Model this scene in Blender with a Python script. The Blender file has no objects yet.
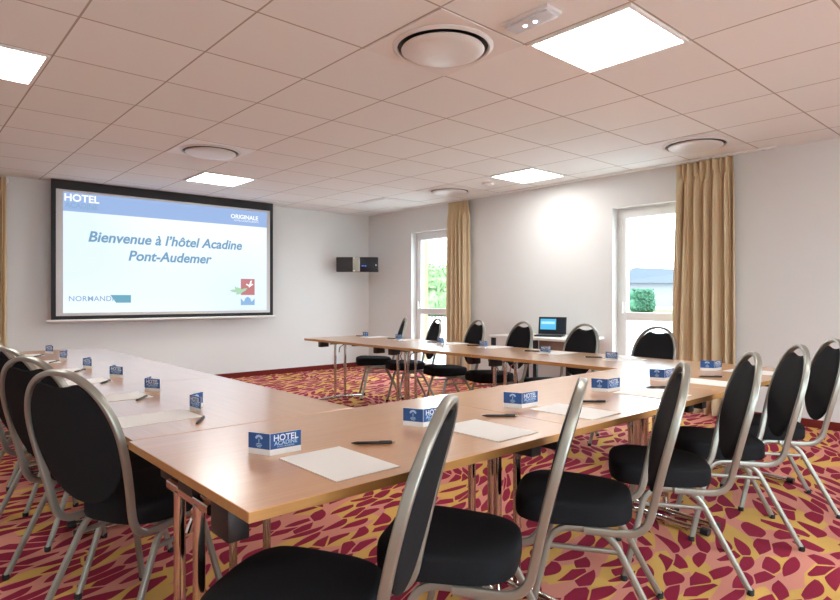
import bpy, bmesh, math, random
from mathutils import Vector, Matrix
random.seed(7)
R = math.radians
sc = bpy.context.scene
COL = sc.collection

# ------------------------------------------------------------------ camera
CAM_Z = 1.208
YAW = math.degrees(0.8429)
cam = bpy.data.objects.new('camera', bpy.data.cameras.new('camera'))
COL.objects.link(cam)
cam.location = (0, 0, CAM_Z)
cam.rotation_euler = (R(90), 0, R(YAW - 90))
cam.data.sensor_width = 36
cam.data.lens = 600 / 840 * 36
cam.data.shift_y = -2.3 / 840
cam.data.clip_start = 0.02
cam.data.clip_end = 500
sc.camera = cam

# ------------------------------------------------------------------ world and exposure
SKY = 11.0
PANEL = 16.0
SCREEN = 0.92
world = bpy.data.worlds.new('overcast_sky'); sc.world = world
world.use_nodes = True
bg = world.node_tree.nodes['Background']
bg.inputs[0].default_value = (0.78, 0.90, 1.0, 1)
bg.inputs[1].default_value = SKY
sc.view_settings.view_transform = 'Standard'
sc.view_settings.look = 'None'
sc.view_settings.exposure = 0.34
sc.view_settings.gamma = 1
sc.view_settings.use_curve_mapping = False
sc.cycles.max_bounces = 10
sc.cycles.diffuse_bounces = 6

# room dimensions (metres)
CEIL = 2.659
WU = 6.45      # window wall
WV = 8.62      # screen wall
U0 = -1.70
V0 = -2.60
TG = 0.66      # ceiling tile
GU, GV = 3.389, 2.165
ZT = 0.74      # table top


def node(i, j):
    return GU + TG * i, GV + TG * j


# ------------------------------------------------------------------ materials
def mat(name, col, rough=0.6, metal=0.0, spec=0.5, emit=None, estr=1.0, coat=0.0):
    m = bpy.data.materials.new(name); m.use_nodes = True
    b = m.node_tree.nodes['Principled BSDF']
    b.inputs['Base Color'].default_value = (*col, 1)
    b.inputs['Roughness'].default_value = rough
    b.inputs['Metallic'].default_value = metal
    b.inputs['Specular IOR Level'].default_value = spec
    b.inputs['Coat Weight'].default_value = coat
    if emit is not None:
        b.inputs['Emission Color'].default_value = (*emit, 1)
        b.inputs['Emission Strength'].default_value = estr
    return m


def nt(m):
    t = m.node_tree
    return t, t.nodes, t.links, t.nodes['Principled BSDF']


def add_noise_bump(m, scale, strength, dist=0.002):
    t, N, L, b = nt(m)
    tc = N.new('ShaderNodeTexCoord'); no = N.new('ShaderNodeTexNoise'); bp = N.new('ShaderNodeBump')
    no.inputs['Scale'].default_value = scale; no.inputs['Detail'].default_value = 3
    bp.inputs['Strength'].default_value = strength; bp.inputs['Distance'].default_value = dist
    L.new(tc.outputs['Object'], no.inputs['Vector']); L.new(no.outputs['Fac'], bp.inputs['Height'])
    L.new(bp.outputs['Normal'], b.inputs['Normal'])
    return m


M = {}
M['wall'] = add_noise_bump(mat('wall_paint', (0.74, 0.745, 0.735), 0.85, spec=0.2), 60, 0.15)
M['white_trim'] = mat('white_trim', (0.82, 0.82, 0.80), 0.45)
M['plastic_white'] = mat('white_plastic', (0.80, 0.80, 0.79), 0.4)
M['diffuser'] = mat('diffuser_white', (0.74, 0.73, 0.71), 0.35)
M['upvc'] = mat('window_upvc', (0.82, 0.84, 0.84), 0.35)
M['chrome'] = mat('chrome', (0.60, 0.59, 0.57), 0.12, metal=1)
M['silver'] = add_noise_bump(mat('champagne_metal', (0.32, 0.315, 0.275), 0.36, metal=0.7), 200, 0.05)
M['black_plastic'] = mat('black_plastic', (0.012, 0.012, 0.013), 0.45)
M['dark_metal'] = mat('dark_metal', (0.02, 0.02, 0.022), 0.4, metal=0.3)
M['rubber'] = mat('rubber', (0.015, 0.015, 0.015), 0.8)
M['paper'] = mat('paper', (0.83, 0.83, 0.80), 0.75, spec=0.2)
M['card_white'] = mat('card_white', (0.80, 0.80, 0.78), 0.5)
M['card_blue'] = mat('card_blue', (0.018, 0.085, 0.27), 0.45)
M['card_pale'] = mat('card_pale_print', (0.42, 0.58, 0.80), 0.5)
M['card_print'] = mat('card_white_print', (0.80, 0.84, 0.90), 0.5)
M['panel_light'] = mat('light_panel', (0.9, 0.9, 0.9), 0.5, emit=(1.0, 0.995, 0.97), estr=PANEL)
M['led'] = mat('led', (1, 1, 1), 0.5, emit=(0.85, 0.95, 1.0), estr=6)
M['clear'] = mat('emergency_diffuser', (0.62, 0.66, 0.72), 0.25)
M['red_carpet_trim'] = mat('skirting_carpet', (0.16, 0.022, 0.018), 0.9, spec=0.1)
M['brown'] = mat('brown_board', (0.25, 0.15, 0.11), 0.5)
M['desk_white'] = mat('white_board', (0.78, 0.77, 0.73), 0.3)


def fabric(name, col, col2, scale):
    m = mat(name, col, 0.9, spec=0.12)
    t, N, L, b = nt(m)
    tc = N.new('ShaderNodeTexCoord'); no = N.new('ShaderNodeTexNoise'); cr = N.new('ShaderNodeValToRGB')
    no.inputs['Scale'].default_value = scale; no.inputs['Detail'].default_value = 4
    cr.color_ramp.elements[0].color = (*col, 1); cr.color_ramp.elements[1].color = (*col2, 1)
    cr.color_ramp.elements[0].position = 0.35; cr.color_ramp.elements[1].position = 0.65
    L.new(tc.outputs['Object'], no.inputs['Vector']); L.new(no.outputs['Fac'], cr.inputs['Fac'])
    L.new(cr.outputs['Color'], b.inputs['Base Color'])
    bp = N.new('ShaderNodeBump'); bp.inputs['Strength'].default_value = 0.3; bp.inputs['Distance'].default_value = 0.001
    n2 = N.new('ShaderNodeTexNoise'); n2.inputs['Scale'].default_value = 700
    L.new(tc.outputs['Object'], n2.inputs['Vector']); L.new(n2.outputs['Fac'], bp.inputs['Height'])
    L.new(bp.outputs['Normal'], b.inputs['Normal'])
    return m


M['seat_fabric'] = fabric('black_upholstery', (0.0115, 0.0115, 0.013), (0.0155, 0.016, 0.018), 300)
M['curtain'] = fabric('beige_curtain', (0.64, 0.505, 0.325), (0.66, 0.525, 0.34), 6)


def wood(name, axis, base, dark, rough=0.3):
    m = mat(name, base, rough, spec=0.75)
    t, N, L, b = nt(m)
    tc = N.new('ShaderNodeTexCoord'); mp = N.new('ShaderNodeMapping')
    b.inputs['Coat Weight'].default_value = 1.0 if rough < 0.35 else 0.0; b.inputs['Coat Roughness'].default_value = 0.20
    s = [90, 90, 90]; s[axis] = 3.0
    mp.inputs['Scale'].default_value = s
    no = N.new('ShaderNodeTexNoise'); no.inputs['Scale'].default_value = 1.0; no.inputs['Detail'].default_value = 5
    no.inputs['Roughness'].default_value = 0.6
    cr = N.new('ShaderNodeValToRGB')
    cr.color_ramp.elements[0].color = (*dark, 1); cr.color_ramp.elements[1].color = (*base, 1)
    cr.color_ramp.elements[0].position = 0.25; cr.color_ramp.elements[1].position = 0.7
    L.new(tc.outputs['Object'], mp.inputs['Vector']); L.new(mp.outputs['Vector'], no.inputs['Vector'])
    L.new(no.outputs['Fac'], cr.inputs['Fac']); L.new(cr.outputs['Color'], b.inputs['Base Color'])
    return m


M['beech'] = wood('beech_laminate', 0, (0.66, 0.345, 0.15), (0.57, 0.285, 0.115), 0.34)
M['beech_edge'] = wood('beech_edge_band', 0, (0.47, 0.24, 0.075), (0.39, 0.19, 0.055), 0.4)


def ceiling_material():
    m = mat('ceiling_tiles', (0.70, 0.64, 0.59), 0.9, spec=0.1)
    t, N, L, b = nt(m)
    geo = N.new('ShaderNodeNewGeometry'); sep = N.new('ShaderNodeSeparateXYZ')
    L.new(geo.outputs['Position'], sep.inputs[0])

    def math_(op, a, v=None, v2=None):
        n = N.new('ShaderNodeMath'); n.operation = op
        if hasattr(a, 'links'): L.new(a, n.inputs[0])
        else: n.inputs[0].default_value = a
        if v is not None:
            if hasattr(v, 'links'): L.new(v, n.inputs[1])
            else: n.inputs[1].default_value = v
        if v2 is not None: n.inputs[2].default_value = v2
        return n.outputs[0]
    lines, cells = [], []
    for k, o in ((0, GU), (1, GV)):
        x = math_('DIVIDE', math_('SUBTRACT', sep.outputs[k], o - 20 * TG), TG)
        fr = math_('FRACT', x)
        d = math_('ABSOLUTE', math_('SUBTRACT', math_('FRACT', math_('ADD', x, 0.5)), 0.5))
        lines.append(math_('LESS_THAN', d, 0.0085))
        cells.append(math_('FLOOR', x))
    ln = math_('MAXIMUM', lines[0], lines[1])
    cmb = N.new('ShaderNodeCombineXYZ'); L.new(cells[0], cmb.inputs[0]); L.new(cells[1], cmb.inputs[1])
    wn = N.new('ShaderNodeTexWhiteNoise'); L.new(cmb.outputs[0], wn.inputs['Vector'])
    mx0 = N.new('ShaderNodeMix'); mx0.data_type = 'RGBA'
    mx0.inputs[6].default_value = (0.82, 0.835, 0.82, 1); mx0.inputs[7].default_value = (0.85, 0.86, 0.845, 1)
    L.new(wn.outputs['Value'], mx0.inputs[0])
    mx = N.new('ShaderNodeMix'); mx.data_type = 'RGBA'
    mx.inputs[7].default_value = (0.44, 0.40, 0.36, 1)
    L.new(ln, mx.inputs[0]); L.new(mx0.outputs[2], mx.inputs[6]); L.new(mx.outputs[2], b.inputs['Base Color'])
    return m


M['ceiling'] = ceiling_material()


def carpet_material():
    m = mat('patterned_carpet', (0.5, 0.2, 0.1), 0.95, spec=0.05)
    t, N, L, b = nt(m)
    geo = N.new('ShaderNodeNewGeometry')

    def vec(op, a, c=None):
        n = N.new('ShaderNodeVectorMath'); n.operation = op
        L.new(a, n.inputs[0])
        if c is not None:
            if hasattr(c, 'links'): L.new(c, n.inputs[1])
            else: n.inputs[1].default_value = c
        return n

    def mth(op, a, c=None):
        n = N.new('ShaderNodeMath'); n.operation = op
        if hasattr(a, 'links'): L.new(a, n.inputs[0])
        else: n.inputs[0].default_value = a
        if c is not None:
            if hasattr(c, 'links'): L.new(c, n.inputs[1])
            else: n.inputs[1].default_value = c
        return n.outputs[0]
    pos = geo.outputs['Position']
    # swirl the flow of the leaves
    wno = N.new('ShaderNodeTexNoise'); wno.inputs['Scale'].default_value = 0.7; wno.inputs['Detail'].default_value = 1
    L.new(pos, wno.inputs['Vector'])
    off = vec('SCALE', vec('SUBTRACT', wno.outputs['Color'], (0.5, 0.5, 0.5)).outputs[0]); off.inputs['Scale'].default_value = 0.9
    wp = vec('ADD', pos, off.outputs[0])
    rot = N.new('ShaderNodeVectorRotate'); rot.rotation_type = 'Z_AXIS'; rot.inputs['Angle'].default_value = R(-22)
    L.new(wp.outputs[0], rot.inputs['Vector'])
    SXY = (4.4, 11.2)
    st = vec('MULTIPLY', rot.outputs[0], (*SXY, 0.0))
    vo = N.new('ShaderNodeTexVoronoi'); vo.voronoi_dimensions = '2D'; vo.feature = 'DISTANCE_TO_EDGE'
    vo.inputs['Scale'].default_value = 1.0; vo.inputs['Randomness'].default_value = 0.85
    L.new(st.outputs[0], vo.inputs['Vector'])
    vc = N.new('ShaderNodeTexVoronoi'); vc.voronoi_dimensions = '2D'; vc.feature = 'F1'
    vc.inputs['Scale'].default_value = 1.0; vc.inputs['Randomness'].default_value = 0.85
    L.new(st.outputs[0], vc.inputs['Vector'])
    sepc = N.new('ShaderNodeSeparateColor'); L.new(vc.outputs['Color'], sepc.inputs[0])
    loc = vec('MULTIPLY', vec('SUBTRACT', st.outputs[0], vc.outputs['Position']).outputs[0], (1 / SXY[0], 1 / SXY[1], 0))
    lr = N.new('ShaderNodeVectorRotate'); lr.rotation_type = 'Z_AXIS'
    L.new(loc.outputs[0], lr.inputs['Vector'])
    L.new(mth('MULTIPLY', mth('SUBTRACT', sepc.outputs[0], 0.5), 0.9), lr.inputs['Angle'])
    sp = N.new('ShaderNodeSeparateXYZ'); L.new(lr.outputs[0], sp.inputs[0])
    x2 = mth('MULTIPLY', sp.outputs[0], sp.outputs[0])
    yc = mth('ABSOLUTE', mth('ADD', sp.outputs[1], mth('MULTIPLY', x2, mth('MULTIPLY', mth('SUBTRACT', sepc.outputs[1], 0.5), 4.0))))
    wid = mth('MULTIPLY', mth('SUBTRACT', 1.0, mth('MULTIPLY', x2, 1 / 0.140 ** 2)), mth('ADD', mth('MULTIPLY', sepc.outputs[2], 0.014), 0.027))
    leaf = mth('GREATER_THAN', wid, yc)
    gap = mth('GREATER_THAN', vo.outputs['Distance'], 0.035)
    leaf = mth('MULTIPLY', leaf, gap)
    # ground of pink and ochre streaks
    st2 = vec('MULTIPLY', rot.outputs[0], (3.6, 11.0, 0.0))
    v2 = N.new('ShaderNodeTexVoronoi'); v2.voronoi_dimensions = '2D'; v2.feature = 'F1'
    v2.inputs['Scale'].default_value = 1.0
    L.new(st2.outputs[0], v2.inputs['Vector'])
    s2 = N.new('ShaderNodeSeparateColor'); L.new(v2.outputs['Color'], s2.inputs[0])
    pink = mth('GREATER_THAN', s2.outputs[1], 0.48)
    g = N.new('ShaderNodeMix'); g.data_type = 'RGBA'
    g.inputs[6].default_value = (0.66, 0.40, 0.12, 1); g.inputs[7].default_value = (0.65, 0.27, 0.21, 1)
    L.new(pink, g.inputs[0])
    c = N.new('ShaderNodeMix'); c.data_type = 'RGBA'
    c.inputs[7].default_value = (0.28, 0.024, 0.055, 1)
    L.new(leaf, c.inputs[0]); L.new(g.outputs[2], c.inputs[6])
    pile = N.new('ShaderNodeTexNoise'); pile.inputs['Scale'].default_value = 260; pile.inputs['Detail'].default_value = 2
    L.new(pos, pile.inputs['Vector'])
    pm = N.new('ShaderNodeMapRange'); pm.inputs['To Min'].default_value = 0.8; pm.inputs['To Max'].default_value = 1.2
    L.new(pile.outputs['Fac'], pm.inputs['Value'])
    mul = N.new('ShaderNodeMix'); mul.data_type = 'RGBA'; mul.blend_type = 'MULTIPLY'; mul.inputs[0].default_value = 1
    L.new(c.outputs[2], mul.inputs[6]); L.new(pm.outputs[0], mul.inputs[7])
    L.new(mul.outputs[2], b.inputs['Base Color'])
    bp = N.new('ShaderNodeBump'); bp.inputs['Strength'].default_value = 0.25; bp.inputs['Distance'].default_value = 0.003
    L.new(pile.outputs['Fac'], bp.inputs['Height']); L.new(bp.outputs['Normal'], b.inputs['Normal'])
    return m


M['carpet'] = carpet_material()


def glass_material():
    m = bpy.data.materials.new('window_glass'); m.use_nodes = True
    t = m.node_tree; N = t.nodes; L = t.links
    N.clear()
    o = N.new('ShaderNodeOutputMaterial'); tr = N.new('ShaderNodeBsdfTransparent'); gl = N.new('ShaderNodeBsdfGlossy')
    tr.inputs[0].default_value = (0.94, 0.97, 0.96, 1); gl.inputs['Roughness'].default_value = 0.02
    fr = N.new('ShaderNodeFresnel'); fr.inputs['IOR'].default_value = 1.35
    mx = N.new('ShaderNodeMixShader')
    ge = N.new('ShaderNodeNewGeometry'); inv = N.new('ShaderNodeMath'); inv.operation = 'SUBTRACT'; inv.inputs[0].default_value = 1.0
    ml = N.new('ShaderNodeMath'); ml.operation = 'MULTIPLY'
    L.new(ge.outputs['Backfacing'], inv.inputs[1]); L.new(inv.outputs[0], ml.inputs[0]); L.new(fr.outputs[0], ml.inputs[1])
    L.new(ml.outputs[0], mx.inputs[0]); L.new(tr.outputs[0], mx.inputs[1]); L.new(gl.outputs[0], mx.inputs[2])
    L.new(mx.outputs[0], o.inputs[0])
    return m


M['glass'] = glass_material()


def screen_mat(name, col, k=1.0):
    return mat(name, (0.02, 0.02, 0.02), 0.9, spec=0.0, emit=col, estr=SCREEN * k)


# ------------------------------------------------------------------ mesh helpers
def bm_box(bm, x0, x1, y0, y1, z0, z1, mi=0):
    vs = [bm.verts.new((x, y, z)) for z in (z0, z1) for y in (y0, y1) for x in (x0, x1)]
    for f in ((0, 2, 3, 1), (4, 5, 7, 6), (0, 1, 5, 4), (2, 6, 7, 3), (0, 4, 6, 2), (1, 3, 7, 5)):
        fc = bm.faces.new([vs[i] for i in f]); fc.material_index = mi
    return vs


def bevel(bm, w, seg=2, edges=None):
    bmesh.ops.bevel(bm, geom=list(edges or bm.edges), offset=w, segments=seg, profile=0.5, affect='EDGES', clamp_overlap=True)


def make(name, bm, mats, parent=None, smooth=False, loc=(0, 0, 0), rot=0.0):
    bmesh.ops.recalc_face_normals(bm, faces=bm.faces[:])
    me = bpy.data.meshes.new(name); bm.to_mesh(me); bm.free()
    if not isinstance(mats, (list, tuple)): mats = [mats]
    for m in mats: me.materials.append(m)
    if smooth:
        for p in me.polygons: p.use_smooth = True
        try: me.set_sharp_from_angle(angle=R(38))
        except Exception: pass
    o = bpy.data.objects.new(name, me); COL.objects.link(o)
    o.location = loc; o.rotation_euler = (0, 0, rot)
    if parent: o.parent = parent
    return o


def box(name, x0, x1, y0, y1, z0, z1, m, parent=None, bev=0.0, seg=2, **k):
    bm = bmesh.new(); bm_box(bm, x0, x1, y0, y1, z0, z1)
    if bev: bevel(bm, bev, seg)
    return make(name, bm, m, parent, smooth=bool(bev), **k)


def fillet(pts, rad, n=6):
    pts = [Vector(p) for p in pts]
    out = [pts[0]]
    for i in range(1, len(pts) - 1):
        a, b, c = pts[i - 1], pts[i], pts[i + 1]
        r = rad[i - 1] if isinstance(rad, (list, tuple)) else rad
        d1 = (a - b); d2 = (c - b)
        r1 = min(r, d1.length * 0.49 if i > 1 else d1.length * 0.9); r2 = min(r, d2.length * 0.49 if i < len(pts) - 2 else d2.length * 0.9)
        p0 = b + d1.normalized() * r1; p1 = b + d2.normalized() * r2
        for k in range(n + 1):
            t = k / n
            out.append(p0 * (1 - t) ** 2 + b * 2 * t * (1 - t) + p1 * t * t)
    out.append(pts[-1])
    return out


def sweep(bm, path, a, b, up=(1, 0, 0), n=12, sq=2.0, mi=0, closed=False):
    """section a along 'up', b across; superellipse exponent sq"""
    path = [Vector(p) for p in path]
    up = Vector(up); rings = []
    N_ = len(path)
    for i, p in enumerate(path):
        if closed: t = path[(i + 1) % N_] - path[i - 1]
        else: t = path[min(i + 1, N_ - 1)] - path[max(i - 1, 0)]
        t.normalize()
        u = up - t * up.dot(t)
        if u.length < 1e-4: u = t.orthogonal()
        u.normalize(); w = t.cross(u)
        ring = []
        for k in range(n):
            an = 2 * math.pi * (k + 0.5) / n
            c, s = math.cos(an), math.sin(an)
            cc = math.copysign(abs(c) ** (2 / sq), c); ss = math.copysign(abs(s) ** (2 / sq), s)
            ring.append(bm.verts.new(p + u * a * cc + w * b * ss))
        rings.append(ring)
    m = N_ if closed else N_ - 1
    for i in range(m):
        r0, r1 = rings[i], rings[(i + 1) % N_]
        for k in range(n):
            f = bm.faces.new((r0[k], r0[(k + 1) % n], r1[(k + 1) % n], r1[k])); f.material_index = mi
    if not closed:
        for r in (rings[0], rings[-1]):
            f = bm.faces.new(r); f.material_index = mi


def lathe(bm, prof, n=48, cx=0, cy=0, mi=0):
    rings = []
    for r, z in prof:
        rings.append([bm.verts.new((cx + r * math.cos(2 * math.pi * k / n), cy + r * math.sin(2 * math.pi * k / n), z)) for k in range(n)] if r > 1e-5 else [bm.verts.new((cx, cy, z))])
    for a, b in zip(rings, rings[1:]):
        for k in range(n):
            if len(a) == 1 and len(b) == 1: continue
            if len(a) == 1: f = bm.faces.new((a[0], b[k], b[(k + 1) % n]))
            elif len(b) == 1: f = bm.faces.new((a[k], a[(k + 1) % n], b[0]))
            else: f = bm.faces.new((a[k], a[(k + 1) % n], b[(k + 1) % n], b[k]))
            f.material_index = mi


def text_obj(name, s, size, m, parent, mtx, extrude=0.0004, bold=0.0, shear=0.0, align='CENTER', spacing=1.0):
    cu = bpy.data.curves.new(name, 'FONT'); cu.body = s; cu.size = size; cu.extrude = extrude
    cu.offset = bold; cu.shear = shear; cu.align_x = align; cu.align_y = 'CENTER'; cu.space_character = spacing
    cu.resolution_u = 4
    tmp = bpy.data.objects.new('tmp', cu); COL.objects.link(tmp)
    dg = bpy.context.evaluated_depsgraph_get()
    me = bpy.data.meshes.new_from_object(tmp.evaluated_get(dg))
    bpy.data.objects.remove(tmp); bpy.data.curves.remove(cu)
    me.name = name; me.materials.clear(); me.materials.append(m)
    o = bpy.data.objects.new(name, me); COL.objects.link(o)
    if parent: o.parent = parent
    me.transform(mtx)
    return o


def empty(name, loc=(0, 0, 0), rz=0.0, label=None, cat=None, group=None, kind=None):
    o = bpy.data.objects.new(name, None); COL.objects.link(o)
    o.empty_display_size = 0.1
    o.location = loc; o.rotation_euler = (0, 0, rz)
    tag(o, label, cat, group, kind)
    return o


def tag(o, label=None, cat=None, group=None, kind=None):
    if label: o['label'] = label
    if cat: o['category'] = cat
    if group: o['group'] = group
    if kind: o['kind'] = kind
    return o


def kids(o):
    return [c for c in bpy.data.objects if c.parent == o]


def copy_tree(o, parent=None):
    c = o.copy(); COL.objects.link(c)
    if parent: c.parent = parent
    for ch in kids(o): copy_tree(ch, c)
    return c


def structure(o):
    o['kind'] = 'structure'
    return o


# ------------------------------------------------------------------ room shell
structure(box('floor', U0, WU, V0, WV, -0.06, 0.0, M['carpet']))
structure(box('ceiling', U0, WU, V0, WV, CEIL, CEIL + 0.08, M['ceiling']))
structure(box('wall_back', U0 - .2, WU + 0.2, WV, WV + 0.2, -0.06, CEIL + .08, M['wall']))
structure(box('wall_left', U0 - 0.2, U0, V0, WV, -0.06, CEIL + .08, M['wall']))
bm = bmesh.new()
FILL_WIN = [(-0.6, 1.6), (2.8, 5.0)]  # openings for unseen windows, added behind the camera to brighten the ceiling
for a_, b_ in ((U0 - .2, -0.6), (1.6, 2.8), (5.0, WU + .2)): bm_box(bm, a_, b_, V0 - 0.2, V0, -0.06, CEIL + .08)
for a_, b_ in FILL_WIN: bm_box(bm, a_, b_, V0 - 0.2, V0, 2.27, CEIL + .08); bm_box(bm, a_, b_, V0 - 0.2, V0, -0.06, 0.03)
structure(make('wall_front', bm, M['wall']))
WT = 0.26
WIN = [(2.66, 3.80), (6.30, 7.45)]   # v ranges of the two window openings
WH = 2.27
bm = bmesh.new()
edges = [V0] + [e for w in WIN for e in w] + [WV]
for a, b in ((V0, WIN[0][0]), (WIN[0][1], WIN[1][0]), (WIN[1][1], WV)):
    bm_box(bm, WU, WU + WT, a, b, -0.06, CEIL + .08)
for a, b in WIN:
    bm_box(bm, WU, WU + WT, a, b, WH, CEIL + .08)
    bm_box(bm, WU, WU + WT, a, b, -0.06, 0.03)
structure(make('wall_right', bm, M['wall']))
structure(box('baseboard_back', U0, WU - 0.015, WV - 0.012, WV, 0, 0.075, M['red_carpet_trim']))
for k, (a, b) in enumerate(((V0, WIN[0][0]), (WIN[0][1], WIN[1][0]), (WIN[1][1], WV))):
    structure(box('baseboard_right', WU - 0.012, WU, a, b, 0, 0.075, M['red_carpet_trim']))


def make_window(name, a, b, label):
    w = empty(name, (WU + 0.12, a, 0.03), kind='structure')
    H = WH - 0.03; W = b - a
    bm = bmesh.new()
    def ring(x0, x1, y0, y1, z0, z1, t):
        bm_box(bm, x0, x1, y0, y0 + t, z0, z1); bm_box(bm, x0, x1, y1 - t, y1, z0, z1)
        bm_box(bm, x0, x1, y0 + t, y1 - t, z0, z0 + t); bm_box(bm, x0, x1, y0 + t, y1 - t, z1 - t, z1)
    ring(0.0, 0.07, 0, W, 0, H, 0.05)
    make('window_frame', bm, M['upvc'], w)
    bm = bmesh.new()
    ring(-0.018, 0.055, 0.045, W - 0.045, 0.045, H - 0.045, 0.075)
    bm_box(bm, -0.012, 0.05, 0.12, W - 0.12, 0.91, 1.005)
    s = make('sash', bm, M['upvc'], w)
    g = box('glass_pane', 0.018, 0.024, 0.118, W - 0.118, 0.118, H - 0.118, M['glass'], w)
    hb = bmesh.new()
    hy = W - 0.085
    bm_box(hb, -0.03, -0.018, hy - 0.013, hy + 0.013, 0.93, 1.07)
    bm_box(hb, -0.055, -0.028, hy - 0.009, hy + 0.009, 1.0, 1.02)
    bm_box(hb, -0.062, -0.045, hy - 0.010, hy + 0.010, 0.99, 1.12)
    bevel(hb, 0.003, 1)
    make('window_handle', hb, M['plastic_white'], s)
    hb = bmesh.new(); bm_box(hb, -0.035, -0.018, W - 0.075, W - 0.05, H - 0.28, H - 0.13); bevel(hb, 0.004, 1)
    make('hinge', hb, M['plastic_white'], w)
    return w


w1 = make_window('window_1', *WIN[0], '')
w2 = make_window('window_2', *WIN[1], '')

for k, (a_, b_) in enumerate(FILL_WIN):  # added windows out of view, letting fill daylight into the room
    w_ = make_window('window_%d' % (k + 3), a_, b_, '')
    w_.rotation_euler = (0, 0, R(-90)); w_.location = (a_, V0 - 0.12, 0.03)

# curtain rail along the ceiling of the window wall
rail = box('curtain_rail', WU - 0.13, WU - 0.10, 2.0, 7.55, CEIL - 0.022, CEIL - 0.001, M['white_trim'], bev=0.004)
tag(rail, 'long white curtain rail under the ceiling along the window wall', 'curtain rail')


# ------------------------------------------------------------------ curtains
def curtain(name, u, v0, v1, folds, seed, label, along='v', amp=0.045, flare=0.0):
    rnd = random.Random(seed)
    n = folds * 30
    ph = [rnd.uniform(-0.7, 0.7) for _ in range(folds + 2)]
    am = [rnd.uniform(0.55, 1.15) for _ in range(folds + 2)]
    zs = [0.012, 0.15, 0.5, 0.9, 1.3, 1.7, 2.0, 2.2, 2.34, 2.42, 2.47, 2.51, 2.56, 2.60, 2.63]
    bm = bmesh.new(); rows = []
    for z in zs:
        row = []
        h = z / 2.63
        for k in range(n + 1):
            t = k / n; f = t * folds
            i = int(f); ff = f - i
            p = ph[i] * (1 - ff) + ph[i + 1] * ff
            a = am[i] * (1 - ff) + am[i + 1] * ff
            p = p * 1.8
            loose = math.sin(2 * math.pi * f + p * (1 - h) * 2.2) * a
            loose += 0.38 * math.sin(4 * math.pi * f + p * 3 + 0.8 * (1 - h)) + 0.13 * math.sin(7.3 * math.pi * f + p * 2)
            if z > 2.38:
                q = min(1, (z - 2.38) / 0.16)
                tight = (abs(math.sin(math.pi * (f * 1.5 + 0.12 * math.sin(5 * f)))) * 2 - 1) * 0.95
                val = loose * (1 - q) + tight * q; A_ = amp * (1 - q) + amp * 0.5 * q
            else: val = loose; A_ = amp * (0.85 + 0.25 * (1 - h))
            wv = v0 + (v1 - v0) * t
            wv += (t - 0.5) * flare * (1 - h) + 0.010 * math.sin(2 * math.pi * f * 1 + p + 1.3) * (1 - h)
            d = A_ * val
            co = (u + d, wv, z) if along == 'v' else (wv, u + d, z)
            row.append(bm.verts.new(co))
        rows.append(row)
    for r0, r1 in zip(rows, rows[1:]):
        for k in range(n): bm.faces.new((r0[k], r0[k + 1], r1[k + 1], r1[k]))
    root = make(name, bm, M['curtain'], smooth=True)
    sd = root.modifiers.new('thick', 'SOLIDIFY'); sd.thickness = 0.003
    tag(root, label, 'curtain')
    # pleat heading hooks as a tape
    return root


curtain('curtain', WU - 0.125, 2.385, 2.965, 6, 3, 'beige floor-length curtain covering the right side of the nearer window', amp=0.062, flare=0.07)
curtain('curtain', WU - 0.115, 6.05, 6.46, 5, 11, 'beige curtain by the farther window, near the corner with the black cabinet', amp=0.05, flare=0.05)
curtain('curtain', WV - 0.115, 0.15, 1.06, 12, 5, 'beige curtain at the left edge, left of the projection screen', along='u')


# ------------------------------------------------------------------ ceiling fixtures
def ceiling_light(i, j, label):
    u, v = node(i, j)
    c = (u + TG / 2, v + TG / 2, CEIL)
    r = empty('ceiling_light', c, label=label, cat='ceiling light', group='square light panels in the ceiling')
    bm = bmesh.new(); h = TG / 2 - 0.008; t = 0.022
    bm_box(bm, -h, h, -h, -h + t, -0.012, -0.0005); bm_box(bm, -h, h, h - t, h, -0.012, -0.0005)
    bm_box(bm, -h, -h + t, -h + t, h - t, -0.012, -0.0005); bm_box(bm, h - t, h, -h + t, h - t, -0.012, -0.0005)
    make('light_frame', bm, M['white_trim'], r)
    k = h - t
    box('light_diffuser', -k, k, -k, k, -0.006, -0.0005, M['panel_light'], r)
    return r


ceiling_light(-1, -1, 'largest bright square ceiling panel, near the emergency light')
ceiling_light(-5, 3, 'bright square ceiling panel cut off by the left edge of the photo')
ceiling_light(-1, 7, 'bright square ceiling panel just above the projection screen')
ceiling_light(3, 3, 'small bright square ceiling panel near the window wall and smoke detector')
ceiling_light(-5, -5, 'square ceiling panel behind the camera, over the near left')
ceiling_light(-1, -5, 'square ceiling panel behind the camera, over the room middle')


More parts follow.
